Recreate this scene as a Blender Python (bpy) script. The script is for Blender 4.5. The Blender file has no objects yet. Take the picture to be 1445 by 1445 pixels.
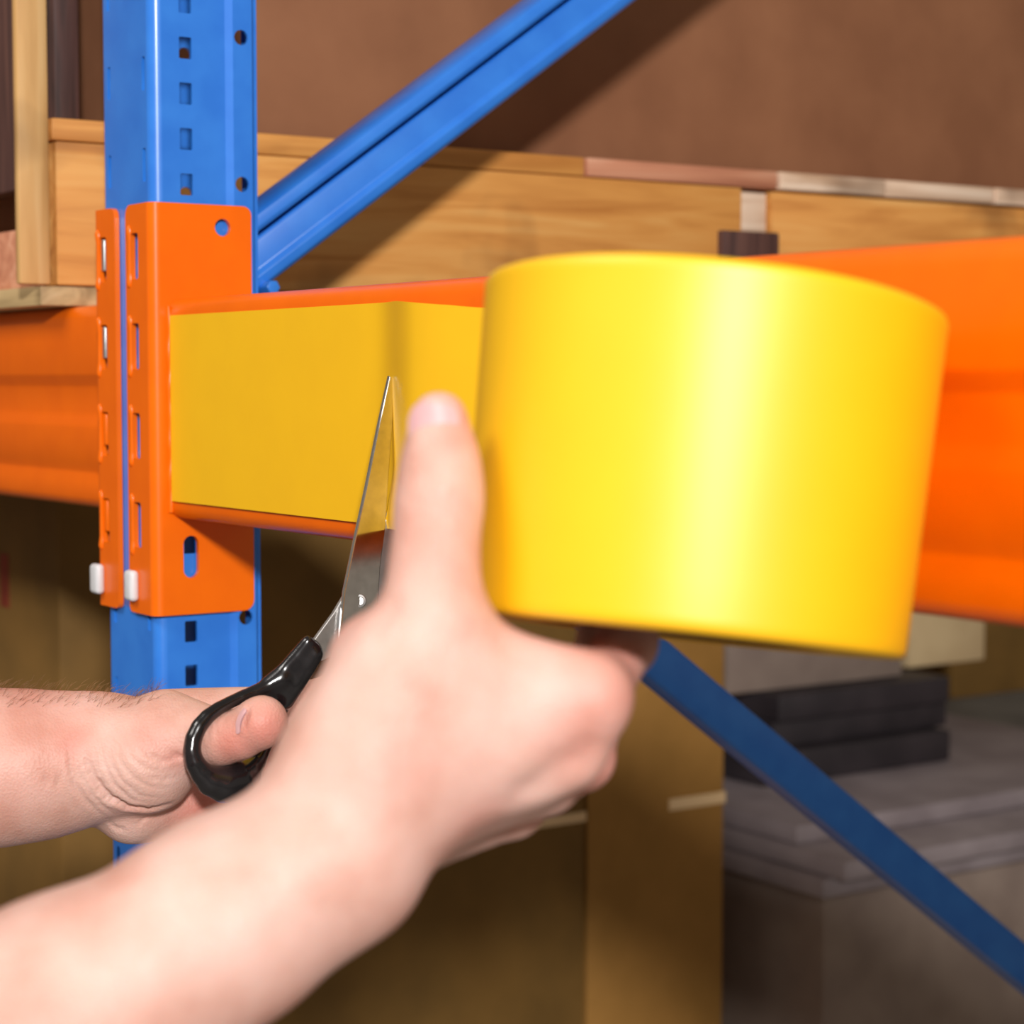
import bpy, bmesh, math, random
import numpy as np
from mathutils import Vector, Matrix

random.seed(4)
rng = np.random.default_rng(4)
SC = bpy.context.scene
COL = SC.collection

# ------------------------------------------------------------------ camera
F_PX, CX = 2900.0, 722.5
HEAD = math.radians(34.22)
SH, CH = math.sin(HEAD), math.cos(HEAD)
PITCH = math.atan2(187.5, F_PX)
R_ = np.array([SH, CH, 0.0])                      # camera right
FH = np.array([-CH, SH, 0.0])                     # level forward
F_ = FH * math.cos(PITCH) + np.array([0, 0, -math.sin(PITCH)])
U_ = np.cross(R_, F_)
CAM = -R_ * (-0.1928) - FH * 1.103
cd = bpy.data.cameras.new('camera')
cam = bpy.data.objects.new('camera', cd)
COL.objects.link(cam)
m = Matrix((R_, U_, -F_)).transposed().to_4x4()
m.translation = Vector(CAM)
cam.matrix_world = m
cd.sensor_width = 36.0
cd.lens = F_PX * 36.0 / 1445.0
cd.clip_start, cd.clip_end = 0.01, 60
cd.dof.use_dof = True
cd.dof.focus_distance = 0.93
cd.dof.aperture_fstop = 10.5
SC.camera = cam

# ------------------------------------------------------------------ light
SC.view_settings.view_transform = 'Standard'
SC.view_settings.look = 'None'
SC.view_settings.gamma = 1.0
SC.view_settings.use_curve_mapping = False
SC.view_settings.exposure = 0.30
w = bpy.data.worlds.new('warehouse_air')
w.use_nodes = True
w.node_tree.nodes['Background'].inputs[0].default_value = (1.0, 0.86, 0.70, 1)
w.node_tree.nodes['Background'].inputs[1].default_value = 0.21
SC.world = w
FLASH = np.array([CAM[0] * 2.6, CAM[1] * 2.6, 0.78])
ld = bpy.data.lights.new('camera_flash', 'AREA')
ld.shape = 'DISK'
ld.size = 0.20
ld.energy = 72
ld.color = (1.0, 0.98, 0.96)
lo = bpy.data.objects.new('camera_flash', ld)
COL.objects.link(lo)
lo.location = FLASH
lo.rotation_euler = (Vector((0.25, 0, -0.05)) - Vector(FLASH)).to_track_quat('-Z', 'Y').to_euler()


la = bpy.data.lights.new('aisle_fill', 'AREA')  # added soft fill, unseen, brightens the beams' front faces from above
la.shape = 'RECTANGLE'
la.size, la.size_y = 1.6, 0.9
la.energy = 40
la.color = (1.0, 0.96, 0.91)
lo = bpy.data.objects.new('aisle_fill', la)
COL.objects.link(lo)
lo.location = (0.2, -2.1, 2.1)
lo.rotation_euler = (Vector((0.2, 0, -0.05)) - lo.location).to_track_quat('-Z', 'Y').to_euler()


# ------------------------------------------------------------------ helpers
def P(px, py, dep):
    """world point that lies dep metres along the lens axis behind picture point (px, py)"""
    return CAM + F_ * dep + R_ * ((px - CX) / F_PX * dep) - U_ * ((py - CX) / F_PX * dep)


def proj(V):
    d = V - CAM
    z = d @ F_
    return CX + F_PX * (d @ R_) / z, CX - F_PX * (d @ U_) / z, z


def hit(px, py, axis, val):
    d = P(px, py, 1.0) - CAM
    return CAM + d * ((val - CAM[axis]) / d[axis])


def lin(r, g, b):
    return tuple((c / 255 / 12.92) if c / 255 <= 0.04045 else ((c / 255 + 0.055) / 1.055) ** 2.4 for c in (r, g, b)) + (1,)


def smooth(e0, e1, x):
    t = np.clip((x - e0) / (e1 - e0), 0, 1)
    return t * t * (3 - 2 * t)


def new_mat(name):
    mt = bpy.data.materials.new(name)
    mt.use_nodes = True
    nt = mt.node_tree
    return mt, nt, nt.nodes['Principled BSDF']


def nd(nt, t, **kw):
    n = nt.nodes.new(t)
    for k, v in kw.items():
        setattr(n, k, v)
    return n


def ramp(nt, stops):
    r = nd(nt, 'ShaderNodeValToRGB')
    e = r.color_ramp.elements
    while len(e) < len(stops):
        e.new(0.5)
    for i, (p, c) in enumerate(stops):
        e[i].position = p
        e[i].color = c
    return r


def plain(name, c0, c1, rough=0.5, metal=0.0, scale=40, bump=0.0, bscale=300, coat=0.0, spec=0.5):
    mt, nt, b = new_mat(name)
    tc = nd(nt, 'ShaderNodeTexCoord')
    n = nd(nt, 'ShaderNodeTexNoise')
    n.inputs['Scale'].default_value = scale
    n.inputs['Detail'].default_value = 4
    nt.links.new(tc.outputs['Object'], n.inputs['Vector'])
    r = ramp(nt, [(0.35, c0), (0.65, c1)])
    nt.links.new(n.outputs['Fac'], r.inputs['Fac'])
    nt.links.new(r.outputs['Color'], b.inputs['Base Color'])
    b.inputs['Roughness'].default_value = rough
    b.inputs['Metallic'].default_value = metal
    b.inputs['Coat Weight'].default_value = coat
    b.inputs['Coat Roughness'].default_value = 0.12
    b.inputs['Specular IOR Level'].default_value = spec
    if bump:
        n2 = nd(nt, 'ShaderNodeTexNoise')
        n2.inputs['Scale'].default_value = bscale
        nt.links.new(tc.outputs['Object'], n2.inputs['Vector'])
        bp = nd(nt, 'ShaderNodeBump')
        bp.inputs['Strength'].default_value = bump
        bp.inputs['Distance'].default_value = 0.001
        nt.links.new(n2.outputs['Fac'], bp.inputs['Height'])
        nt.links.new(bp.outputs['Normal'], b.inputs['Normal'])
    return mt


def wood(name, c0, c1, c2, along='Y', rough=0.65):
    mt, nt, b = new_mat(name)
    tc = nd(nt, 'ShaderNodeTexCoord')
    oi = nd(nt, 'ShaderNodeObjectInfo')
    add = nd(nt, 'ShaderNodeVectorMath', operation='ADD')
    mp = nd(nt, 'ShaderNodeMapping')
    sc = {'X': (3, 40, 40), 'Y': (40, 3, 40), 'Z': (40, 40, 3)}[along]
    mp.inputs['Scale'].default_value = sc
    nt.links.new(tc.outputs['Object'], add.inputs[0])
    nt.links.new(oi.outputs['Random'], add.inputs[1])
    nt.links.new(add.outputs[0], mp.inputs['Vector'])
    n = nd(nt, 'ShaderNodeTexNoise')
    n.inputs['Scale'].default_value = 1.6
    n.inputs['Detail'].default_value = 6
    n.inputs['Distortion'].default_value = 1.2
    nt.links.new(mp.outputs['Vector'], n.inputs['Vector'])
    r = ramp(nt, [(0.30, c0), (0.52, c1), (0.72, c2)])
    nt.links.new(n.outputs['Fac'], r.inputs['Fac'])
    # grimy streaks and knots
    n3 = nd(nt, 'ShaderNodeTexNoise')
    n3.inputs['Scale'].default_value = 9
    n3.inputs['Detail'].default_value = 3
    nt.links.new(add.outputs[0], n3.inputs['Vector'])
    r3 = ramp(nt, [(0.28, (0.45, 0.42, 0.4, 1)), (0.42, (1, 1, 1, 1))])
    nt.links.new(n3.outputs['Fac'], r3.inputs['Fac'])
    mx = nd(nt, 'ShaderNodeMixRGB', blend_type='MULTIPLY')
    mx.inputs[0].default_value = 0.8
    nt.links.new(r.outputs['Color'], mx.inputs[1])
    nt.links.new(r3.outputs['Color'], mx.inputs[2])
    nt.links.new(mx.outputs[0], b.inputs['Base Color'])
    b.inputs['Roughness'].default_value = rough
    bp = nd(nt, 'ShaderNodeBump')
    bp.inputs['Strength'].default_value = 0.35
    bp.inputs['Distance'].default_value = 0.002
    nt.links.new(n.outputs['Fac'], bp.inputs['Height'])
    nt.links.new(bp.outputs['Normal'], b.inputs['Normal'])
    return mt


def skin_mat():
    mt, nt, b = new_mat('skin')
    tc = nd(nt, 'ShaderNodeTexCoord')
    n = nd(nt, 'ShaderNodeTexNoise')
    n.inputs['Scale'].default_value = 38
    n.inputs['Detail'].default_value = 5
    nt.links.new(tc.outputs['Object'], n.inputs['Vector'])
    r = ramp(nt, [(0.3, lin(194, 144, 128)), (0.5, lin(207, 164, 150)), (0.72, lin(216, 178, 166))])
    nt.links.new(n.outputs['Fac'], r.inputs['Fac'])
    at = nd(nt, 'ShaderNodeAttribute', attribute_name='redness')
    mx = nd(nt, 'ShaderNodeMixRGB')
    mx.inputs[2].default_value = lin(206, 112, 98)
    nt.links.new(at.outputs['Fac'], mx.inputs[0])
    nt.links.new(r.outputs['Color'], mx.inputs[1])
    nt.links.new(mx.outputs[0], b.inputs['Base Color'])
    b.inputs['Roughness'].default_value = 0.5
    b.inputs['Specular IOR Level'].default_value = 0.35
    b.inputs['Subsurface Weight'].default_value = 0.25
    b.inputs['Subsurface Radius'].default_value = (1.0, 0.35, 0.2)
    b.inputs['Subsurface Scale'].default_value = 0.003
    v = nd(nt, 'ShaderNodeTexVoronoi')
    v.inputs['Scale'].default_value = 900
    nt.links.new(tc.outputs['Object'], v.inputs['Vector'])
    n2 = nd(nt, 'ShaderNodeTexNoise')
    n2.inputs['Scale'].default_value = 240
    n2.inputs['Detail'].default_value = 4
    nt.links.new(tc.outputs['Object'], n2.inputs['Vector'])
    ad = nd(nt, 'ShaderNodeMath', operation='ADD')
    nt.links.new(v.outputs['Distance'], ad.inputs[0])
    nt.links.new(n2.outputs['Fac'], ad.inputs[1])
    bp = nd(nt, 'ShaderNodeBump')
    bp.inputs['Strength'].default_value = 0.28
    bp.inputs['Distance'].default_value = 0.0006
    nt.links.new(ad.outputs[0], bp.inputs['Height'])
    nt.links.new(bp.outputs['Normal'], b.inputs['Normal'])
    return mt


M = dict(
    orange=plain('orange_paint', (0.80, 0.130, 0.0, 1), (0.84, 0.142, 0.0, 1), 0.34, coat=0.12, bump=0.03, spec=0.3, bscale=120),
    blue=plain('blue_paint', lin(40, 114, 210), lin(48, 124, 218), 0.34, coat=0.2, bump=0.03, bscale=120),
    yellow=plain('yellow_tape', (0.86, 0.475, 0.0, 1), (0.88, 0.49, 0.0, 1), 0.47, bump=0.008, bscale=60, spec=0.75),
    core=plain('grey_board_core', lin(120, 92, 60), lin(140, 110, 76), 0.8),
    clip=plain('pale_grey_clip', lin(205, 205, 208), lin(225, 225, 228), 0.4),
    steel=plain('blade_steel', (0.62, 0.60, 0.58, 1), (0.72, 0.70, 0.68, 1), 0.13, metal=1.0, scale=200),
    satin=plain('satin_steel', (0.5, 0.5, 0.5, 1), (0.6, 0.6, 0.6, 1), 0.42, metal=1.0, scale=200),
    black=plain('black_plastic', lin(14, 13, 15), lin(24, 22, 25), 0.22, bump=0.05, bscale=200, coat=0.3),
    wood=wood('orange_pine', lin(188, 120, 52), lin(212, 146, 72), lin(222, 164, 92), 'Y'),
    woodz=wood('pine_upright', lin(176, 128, 72), lin(206, 160, 100), lin(216, 176, 120), 'Z'),
    woodred=wood('reddish_pine', lin(170, 106, 78), lin(196, 132, 100), lin(214, 160, 130), 'Y'),
    woodpale=wood('weathered_pale_pine', lin(186, 150, 120), lin(222, 192, 166), lin(236, 214, 192), 'Y'),
    woodgrey=wood('grey_beige_pine', lin(150, 124, 84), lin(186, 158, 112), lin(200, 172, 128), 'X'),
    wooddark=wood('dark_stained_block', lin(46, 28, 24), lin(76, 46, 40), lin(96, 62, 52), 'Z'),
    card=plain('brown_cardboard', lin(146, 104, 42), lin(162, 116, 52), 0.8, scale=12),
    card2=plain('dull_brown_cardboard', lin(106, 76, 26), lin(122, 88, 34), 0.8, scale=12),
    card3=plain('reddish_brown_cardboard', lin(132, 84, 54), lin(146, 96, 64), 0.8, scale=12),
    greycard=plain('grey_brown_board', lin(132, 114, 104), lin(148, 130, 118), 0.8, scale=14),
    beige=plain('beige_cardboard', lin(196, 168, 126), lin(210, 184, 140), 0.8, scale=14),
    darkboard=plain('dark_grey_board', lin(40, 34, 38), lin(58, 50, 54), 0.6, scale=14),
    greysheet=plain('grey_sheet', lin(128, 116, 118), lin(148, 136, 138), 0.6, scale=14),
    packtape=plain('tan_packing_tape', lin(220, 186, 140), lin(232, 198, 152), 0.35, scale=14),
    redink=plain('dark_red_ink', lin(120, 40, 16), lin(134, 50, 22), 0.8),
    concrete=plain('concrete', lin(110, 104, 98), lin(134, 128, 120), 0.7, scale=5, bump=0.1, bscale=60),
    wall=plain('painted_wall', lin(120, 112, 102), lin(132, 124, 114), 0.8, scale=3),
    skin=skin_mat(),
    nail=plain('fingernail', lin(200, 154, 156), lin(210, 164, 164), 0.5, scale=120),
    hair=plain('brown_arm_hair', lin(120, 84, 50), lin(150, 108, 66), 0.5),
)


def set_props(o, label=None, cat=None, group=None, kind=None):
    for k, v in (('label', label), ('category', cat), ('group', group), ('kind', kind)):
        if v:
            o[k] = v
    return o


def thing(name, loc, label, cat, group=None):
    o = bpy.data.objects.new(name, None)
    o.empty_display_size = 0.02
    COL.objects.link(o)
    o.location = loc
    return set_props(o, label, cat, group)


def world_offset(parent):
    off = Vector((0, 0, 0))
    while parent:
        off += parent.location
        parent = parent.parent
    return off


def link(name, me, mat, parent=None):
    o = bpy.data.objects.new(name, me)
    COL.objects.link(o)
    if mat and not me.materials:
        me.materials.append(M[mat] if isinstance(mat, str) else mat)
    if parent:
        o.parent = parent
        o.location = -world_offset(parent)
    return o


class MB:
    def __init__(s):
        s.v, s.f = [], []

    def add(s, V, Fc):
        n = len(s.v)
        s.v += [tuple(map(float, p)) for p in V]
        s.f += [tuple(i + n for i in q) for q in Fc]
        return s

    def box(s, x0, x1, y0, y1, z0, z1):
        V = [(x, y, z) for x in (x0, x1) for y in (y0, y1) for z in (z0, z1)]
        return s.add(V, [(0, 1, 3, 2), (4, 6, 7, 5), (0, 4, 5, 1), (2, 3, 7, 6), (0, 2, 6, 4), (1, 5, 7, 3)])

    def loft(s, rings, closed=True, caps=True):
        n = len(rings[0])
        V = [p for r in rings for p in r]
        Fc = []
        for i in range(len(rings) - 1):
            for j in range(n if closed else n - 1):
                k = (j + 1) % n
                Fc.append((i * n + j, i * n + k, (i + 1) * n + k, (i + 1) * n + j))
        if caps and closed:
            Fc.append(tuple(range(n))[::-1])
            Fc.append(tuple((len(rings) - 1) * n + j for j in range(n)))
        return s.add(V, Fc)

    def tube(s, pts, rad, n=10):
        pts = [np.array(p, float) for p in pts]
        rads = rad if hasattr(rad, '__len__') else [rad] * len(pts)
        rings = []
        ref = None
        for i, p in enumerate(pts):
            t = pts[min(i + 1, len(pts) - 1)] - pts[max(i - 1, 0)]
            t /= np.linalg.norm(t)
            if ref is None:
                ref = np.array([0, 0, 1.0]) if abs(t[2]) < 0.8 else np.array([1.0, 0, 0])
            a = np.cross(t, ref)
            a /= np.linalg.norm(a)
            b = np.cross(t, a)
            rings.append([p + rads[i] * (a * math.cos(2 * math.pi * k / n) + b * math.sin(2 * math.pi * k / n)) for k in range(n)])
        return s.loft(rings)

    def mesh(s, name, bevel=0.0, seg=2, angle=35):
        me = bpy.data.meshes.new(name)
        me.from_pydata(s.v, [], s.f)
        bm = bmesh.new()
        bm.from_mesh(me)
        bmesh.ops.recalc_face_normals(bm, faces=bm.faces)
        if bevel:
            ed = [e for e in bm.edges if len(e.link_faces) == 2 and e.calc_face_angle(0) > 0.6]
            bmesh.ops.bevel(bm, geom=ed, offset=bevel, segments=seg, profile=0.5, affect='EDGES')
        bm.to_mesh(me)
        bm.free()
        me.shade_smooth()
        me.set_sharp_from_angle(angle=math.radians(angle))
        return me

    def build(s, name, mat, parent=None, bevel=0.0, seg=2, angle=35):
        return link(name, s.mesh(name, bevel, seg, angle), mat, parent)


def rrect(u0, u1, v0, v1, r, n=5):
    r = r if hasattr(r, '__len__') else (r,) * 4
    out = []
    for (cx, cy, a0, rr) in ((u1 - r[0], v1 - r[0], 0, r[0]), (u0 + r[1], v1 - r[1], 90, r[1]),
                             (u0 + r[2], v0 + r[2], 180, r[2]), (u1 - r[3], v0 + r[3], 270, r[3])):
        if rr < 1e-6:
            out.append((cx, cy))
            continue
        for i in range(n + 1):
            a = math.radians(a0 + 90 * i / n)
            out.append((cx + rr * math.cos(a), cy + rr * math.sin(a)))
    return out


def circ(cu, cv, r, n=20):
    return [(cu + r * math.cos(2 * math.pi * i / n), cv + r * math.sin(2 * math.pi * i / n)) for i in range(n)]


def plate_vf(outline, holes, t, bev=0.0):
    """flat sheet with real holes: returns verts (u, v, w) with w in +-t/2, and faces"""
    cu = bpy.data.curves.new('sheet', 'CURVE')
    cu.dimensions = '2D'
    cu.fill_mode = 'BOTH'
    cu.extrude = max(t / 2 - bev, 1e-5)
    cu.bevel_depth = bev
    cu.bevel_resolution = 1
    for pts in [outline] + holes:
        sp = cu.splines.new('POLY')
        sp.points.add(len(pts) - 1)
        for q, (a, b) in zip(sp.points, pts):
            q.co = (a, b, 0, 1)
        sp.use_cyclic_u = True
    o = bpy.data.objects.new('sheet', cu)
    COL.objects.link(o)
    dg = bpy.context.evaluated_depsgraph_get()
    me = bpy.data.meshes.new_from_object(o.evaluated_get(dg))
    V = [tuple(v.co) for v in me.vertices]
    Fc = [tuple(p.vertices) for p in me.polygons]
    bpy.data.objects.remove(o)
    bpy.data.curves.remove(cu)
    bpy.data.meshes.remove(me)
    return V, Fc


# ------------------------------------------------------------------ distance-field surfaces (hands, moulded grips)
def smin(a, b, k):
    h = np.clip(0.5 + 0.5 * (b - a) / k, 0, 1)
    return b + (a - b) * h - k * h * (1 - h)


class Field:
    """chains of tapered capsules blended into one continuous surface"""

    def __init__(s, res):
        s.res, s.ch = res, []

    def chain(s, pts, k=0.003, kin=0.004):
        """pts: (px, py, depth, radius in px)"""
        s.ch.append(([(P(a, b, d), r * d / F_PX) for a, b, d, r in pts], k, kin))

    def mesh(s):
        allp = np.array([p for c, _, _ in s.ch for p, _ in c])
        rmax = max(r for c, _, _ in s.ch for _, r in c)
        lo_, hi_ = allp.min(0) - rmax - 0.006, allp.max(0) + rmax + 0.006
        n = np.ceil((hi_ - lo_) / s.res).astype(int) + 1
        D = np.full(n, 0.05, np.float32)
        ax = [(lo_[i] + s.res * np.arange(n[i])).astype(np.float32) for i in range(3)]
        for pts, k, kin in s.ch:
            pp = np.array([p for p, _ in pts])
            rm = max(r for _, r in pts) + 3 * max(k, kin) + 0.004
            a = np.maximum(((pp.min(0) - rm - lo_) / s.res).astype(int), 0)
            b = np.minimum(((pp.max(0) + rm - lo_) / s.res).astype(int) + 2, n)
            X, Y, Z = np.meshgrid(*[ax[i][a[i]:b[i]] for i in range(3)], indexing='ij')
            d = None
            segs = list(zip(pts[:-1], pts[1:])) if len(pts) > 1 else [(pts[0], (pts[0][0] + 1e-5, pts[0][1]))]
            for (p, r0), (q, r1) in segs:
                ba = q - p
                t = ((X - p[0]) * ba[0] + (Y - p[1]) * ba[1] + (Z - p[2]) * ba[2]) / (ba @ ba)
                t = np.clip(t, 0, 1)
                e = np.sqrt((X - p[0] - t * ba[0]) ** 2 + (Y - p[1] - t * ba[1]) ** 2 + (Z - p[2] - t * ba[2]) ** 2) - (r0 + t * (r1 - r0))
                d = e if d is None else smin(d, e, kin)
            sl = tuple(slice(a[i], b[i]) for i in range(3))
            D[sl] = smin(D[sl], d, k)
        return surface_net(D, lo_, s.res)


def surface_net(D, org, h):
    S = D < 0
    c = np.zeros(np.array(D.shape) - 1, np.int8)
    for i in (0, 1):
        for j in (0, 1):
            for k in (0, 1):
                c += S[i:D.shape[0] - 1 + i, j:D.shape[1] - 1 + j, k:D.shape[2] - 1 + k]
    I = np.argwhere((c > 0) & (c < 8))
    idx = np.full(c.shape, -1, np.int64)
    idx[tuple(I.T)] = np.arange(len(I))
    acc, cnt = np.zeros((len(I), 3)), np.zeros(len(I))
    cor = [(i, j, k) for i in (0, 1) for j in (0, 1) for k in (0, 1)]
    for a in cor:
        for ax in range(3):
            if a[ax]:
                continue
            b = list(a)
            b[ax] = 1
            da = D[tuple((I + a).T)].astype(float)
            db = D[tuple((I + b).T)].astype(float)
            cr = (da < 0) != (db < 0)
            t = np.where(cr, da / np.where(cr, da - db, 1), 0)
            pos = np.array(a, float)[None, :] + t[:, None] * (np.array(b) - np.array(a))[None, :]
            acc += pos * cr[:, None]
            cnt += cr
    V = (I + acc / cnt[:, None]) * h + org
    Fc = []
    for ax in range(3):
        o1, o2 = (ax + 1) % 3, (ax + 2) % 3
        A = [slice(None)] * 3
        B = [slice(None)] * 3
        A[ax], B[ax] = slice(0, -1), slice(1, None)
        sa, sb = S[tuple(A)], S[tuple(B)]
        E = np.argwhere(sa != sb)
        ok = (E[:, o1] > 0) & (E[:, o2] > 0) & (E[:, o1] < c.shape[o1]) & (E[:, o2] < c.shape[o2])
        E = E[ok]
        e1, e2 = np.eye(3, dtype=int)[o1], np.eye(3, dtype=int)[o2]
        q = np.stack([idx[tuple((E - e1 - e2).T)], idx[tuple((E - e2).T)], idx[tuple(E.T)], idx[tuple((E - e1).T)]], 1)
        flip = ~sa[tuple(E.T)]
        q[flip] = q[flip][:, ::-1]
        Fc.append(q)
    Fc = np.concatenate(Fc)
    return V, Fc


def relax(V, Fc, it=2, lam=0.5):
    e = np.concatenate([Fc[:, [0, 1]], Fc[:, [1, 2]], Fc[:, [2, 3]], Fc[:, [3, 0]]])
    e = np.concatenate([e, e[:, ::-1]])
    for _ in range(it):
        s = np.zeros_like(V)
        n = np.bincount(e[:, 0], minlength=len(V)).astype(float)
        for a in range(3):
            s[:, a] = np.bincount(e[:, 0], weights=V[e[:, 1], a], minlength=len(V))
        V = V + lam * (s / np.maximum(n, 1)[:, None] - V)
    return V


def normals_of(V, Fc):
    fn = np.cross(V[Fc[:, 2]] - V[Fc[:, 0]], V[Fc[:, 3]] - V[Fc[:, 1]])
    N = np.zeros_like(V)
    for j in range(4):
        for a in range(3):
            N[:, a] += np.bincount(Fc[:, j], weights=fn[:, a], minlength=len(V))
    return N / np.maximum(np.linalg.norm(N, axis=1), 1e-12)[:, None]


def front_points(V, N, poly, step=2.0):
    """surface points of the body met on the way along a crease drawn in the picture"""
    px, py, z = proj(V)
    facing = ((V - CAM) * N).sum(1) < 0
    out = []
    for (a, b) in zip(poly[:-1], poly[1:]):
        L = math.hypot(b[0] - a[0], b[1] - a[1])
        for i in range(max(2, int(L / step) + 1)):
            t = i / max(1, int(L / step))
            x, y = a[0] + (b[0] - a[0]) * min(t, 1), a[1] + (b[1] - a[1]) * min(t, 1)
            d2 = (px - x) ** 2 + (py - y) ** 2
            c = np.where((d2 < 36) & facing)[0]
            if len(c):
                out.append(V[c[np.argmin(z[c] + d2[c] * 1e-4)]])
    return np.array(out)


def carve(V, N, creases):
    off = np.zeros(len(V))
    for poly, dep, wid in creases:
        S = front_points(V, N, poly)
        if not len(S):
            continue
        near = np.where(((V > S.min(0) - 4 * wid) & (V < S.max(0) + 4 * wid)).all(1))[0]
        D2 = ((V[near][:, None, :] - S[None]) ** 2).sum(2)
        q = D2.argmin(1)
        d = np.sqrt(D2.min(1))
        fade = np.clip(np.minimum(q + 0.5, len(S) - 0.5 - q) / (0.3 * len(S)), 0, 1)      # a crease runs out at both ends
        off[near] -= fade * 0.80 * dep * np.exp(-(d / wid) ** 2) - fade * 0.10 * dep * np.exp(-((d - 2.1 * wid) / wid) ** 2)
    return V + N * off[:, None]


def np_mesh(name, V, Fc):
    me = bpy.data.meshes.new(name)
    me.from_pydata(V.tolist(), [], Fc.tolist())
    me.shade_smooth()
    return me


# ------------------------------------------------------------------ setting
FLOOR = -1.0
set_props(MB().box(-5, 4, -3, 6, FLOOR - 0.1, FLOOR).build('floor', 'concrete'), kind='structure')
set_props(MB().box(-5, 4, 6, 6.15, FLOOR, 2.2).build('wall_back', 'wall'), kind='structure')
set_props(MB().box(-5.15, -5, -3, 6, FLOOR, 2.2).build('wall_left', 'wall'), kind='structure')

# ------------------------------------------------------------------ blue upright frame
frame = thing('upright_frame', (-0.036, 0.03, FLOOR), 'blue steel rack upright with punched holes and diagonal braces', 'rack upright')
XR, XL, YF, ZT = -0.0045, -0.0725, 0.0034, 0.62


def to_front(V, y):      # sheet (u, v) -> X, Z facing -Y
    return [(a, y - c, b) for a, b, c in V]


def to_side(V, x):       # sheet (u, v) -> Y, Z facing +X
    return [(x + c, a, b) for a, b, c in V]


post = MB()


def strip_sheet(mb, u0, u1, zs_, pitch, hole, place, t=0.002):
    """long punched sheet made of equal lengths, one row of holes each"""
    V, Fc = plate_vf(rrect(u0, u1, -pitch / 2, pitch / 2, 0), hole, t)
    for z in zs_:
        mb.add(place([(p, q + z, r) for p, q, r in V]), Fc)
    top, bot = max(zs_) + pitch / 2, min(zs_) - pitch / 2
    for z0, z1 in ((top, ZT), (FLOOR, bot)):
        if z1 - z0 > 1e-4:
            V2, F2 = plate_vf(rrect(u0, u1, z0, z1, 0), [], t)
            mb.add(place(V2), F2)


def some(z0, pitch):
    k0 = math.ceil((FLOOR + pitch / 2 - z0) / pitch)
    k1 = math.floor((ZT - pitch / 2 - z0) / pitch)
    return [z0 + k * pitch for k in range(k0, k1 + 1)]


strip_sheet(post, XL + 0.006, XR - 0.006, some(0.0665, 0.0487), 0.0487,
            [rrect(x - 0.002, x + 0.002, -0.009, 0.009, 0.0012, 2) for x in (-0.0145, -0.0605)], lambda V: to_front(V, YF + 0.001))
for x in (XR - 0.001, XL + 0.001):
    strip_sheet(post, YF + 0.006, 0.047, some(-0.138, 0.0243), 0.0243, [rrect(0.0198, 0.0272, -0.0058, 0.0058, 0.0006, 1)], lambda V: to_side(V, x))
for sgn, x0 in ((1, XR), (-1, XL)):
    arc = [(x0 - sgn * 0.006 + sgn * 0.006 * math.sin(a), YF + 0.006 - 0.006 * math.cos(a)) for a in np.linspace(0, math.pi / 2, 6)]
    arc_i = [(x0 - sgn * 0.006 + sgn * 0.004 * math.sin(a), YF + 0.006 - 0.004 * math.cos(a)) for a in np.linspace(0, math.pi / 2, 6)]
    prof = arc + arc_i[::-1]
    post.loft([[(x, y, z) for x, y in prof] for z in (FLOOR, ZT)])
    lipx = x0 + sgn * 0.0028
    prof = [(x0, 0.047), (lipx, 0.0505), (lipx - sgn * 0.002, 0.0515), (x0 - sgn * 0.002, 0.048)]
    post.loft([[(x, y, z) for x, y in prof] for z in (FLOOR, ZT)])
    strip_sheet(post, 0.0505, 0.0620, some(0.1065, 0.0795), 0.0795, [circ(0.0555, 0, 0.0042, 12)], lambda V: to_side(V, lipx - sgn * 0.001))
    prof = [(lipx, 0.062), (x0 - sgn * 0.001, 0.0650), (x0 - sgn * 0.001, 0.0668), (x0 - sgn * 0.016, 0.0668),
            (x0 - sgn * 0.016, 0.0648), (x0 - sgn * 0.003, 0.0645), (lipx - sgn * 0.002, 0.062)]
    post.loft([[(x, y, z) for x, y in prof] for z in (FLOOR, ZT)])
post.build('post', 'blue', frame, angle=30)


def brace(p0, p1, prof):
    """sweep a (across, out) profile along the frame plane X = const from p0 to p1 (Y, Z)"""
    d = np.array([0, p1[0] - p0[0], p1[1] - p0[1]])
    d /= np.linalg.norm(d)
    up = np.cross(d, [1, 0, 0])
    if up[2] < 0:
        up = -up
    out = []
    for p in (p0, p1):
        b = np.array([BX, p[0], p[1]])
        out.append([b + up * a + np.array([1.0, 0, 0]) * o for a, o in prof])
    return MB().loft(out)


BX = -0.020
hu = [hit(x, y, 0, BX) for x, y in ((366, 352), (512, 241))]
du = hu[1] - hu[0]
p0u, p1u = hu[0] - du * 0.18, hu[0] + du * 7.0
grooved = [(-0.0195, -0.028), (-0.0195, -0.003), (-0.017, 0.0), (-0.012, 0.001), (-0.009, -0.002), (0.003, -0.002), (0.0055, -0.0035),
           (0.0055, -0.016), (0.0085, -0.016), (0.0085, 0.0005), (0.011, 0.002), (0.0165, 0.001), (0.0185, -0.003), (0.0185, -0.028)]
b = brace((p0u[1], p0u[2]), (p1u[1], p1u[2]), grooved).build('brace', 'blue', frame, bevel=0.0006)
hl = [hit(x, y, 0, BX) for x, y in ((934, 940), (1253, 1206))]
dl = hl[1] - hl[0]
p0l, p1l = hl[0] - dl * 1.25, hl[0] + dl * 2.4
chan = [(-0.0110, -0.020), (-0.0110, -0.002), (-0.0090, 0.0), (0.0145, 0.0), (0.0165, -0.002), (0.0165, -0.020)]
b = brace((p0l[1], p0l[2]), (p1l[1], p1l[2]), chan).build('brace', 'blue', frame, bevel=0.0006)
bz = hit(377, 406, 0, BX)
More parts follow.
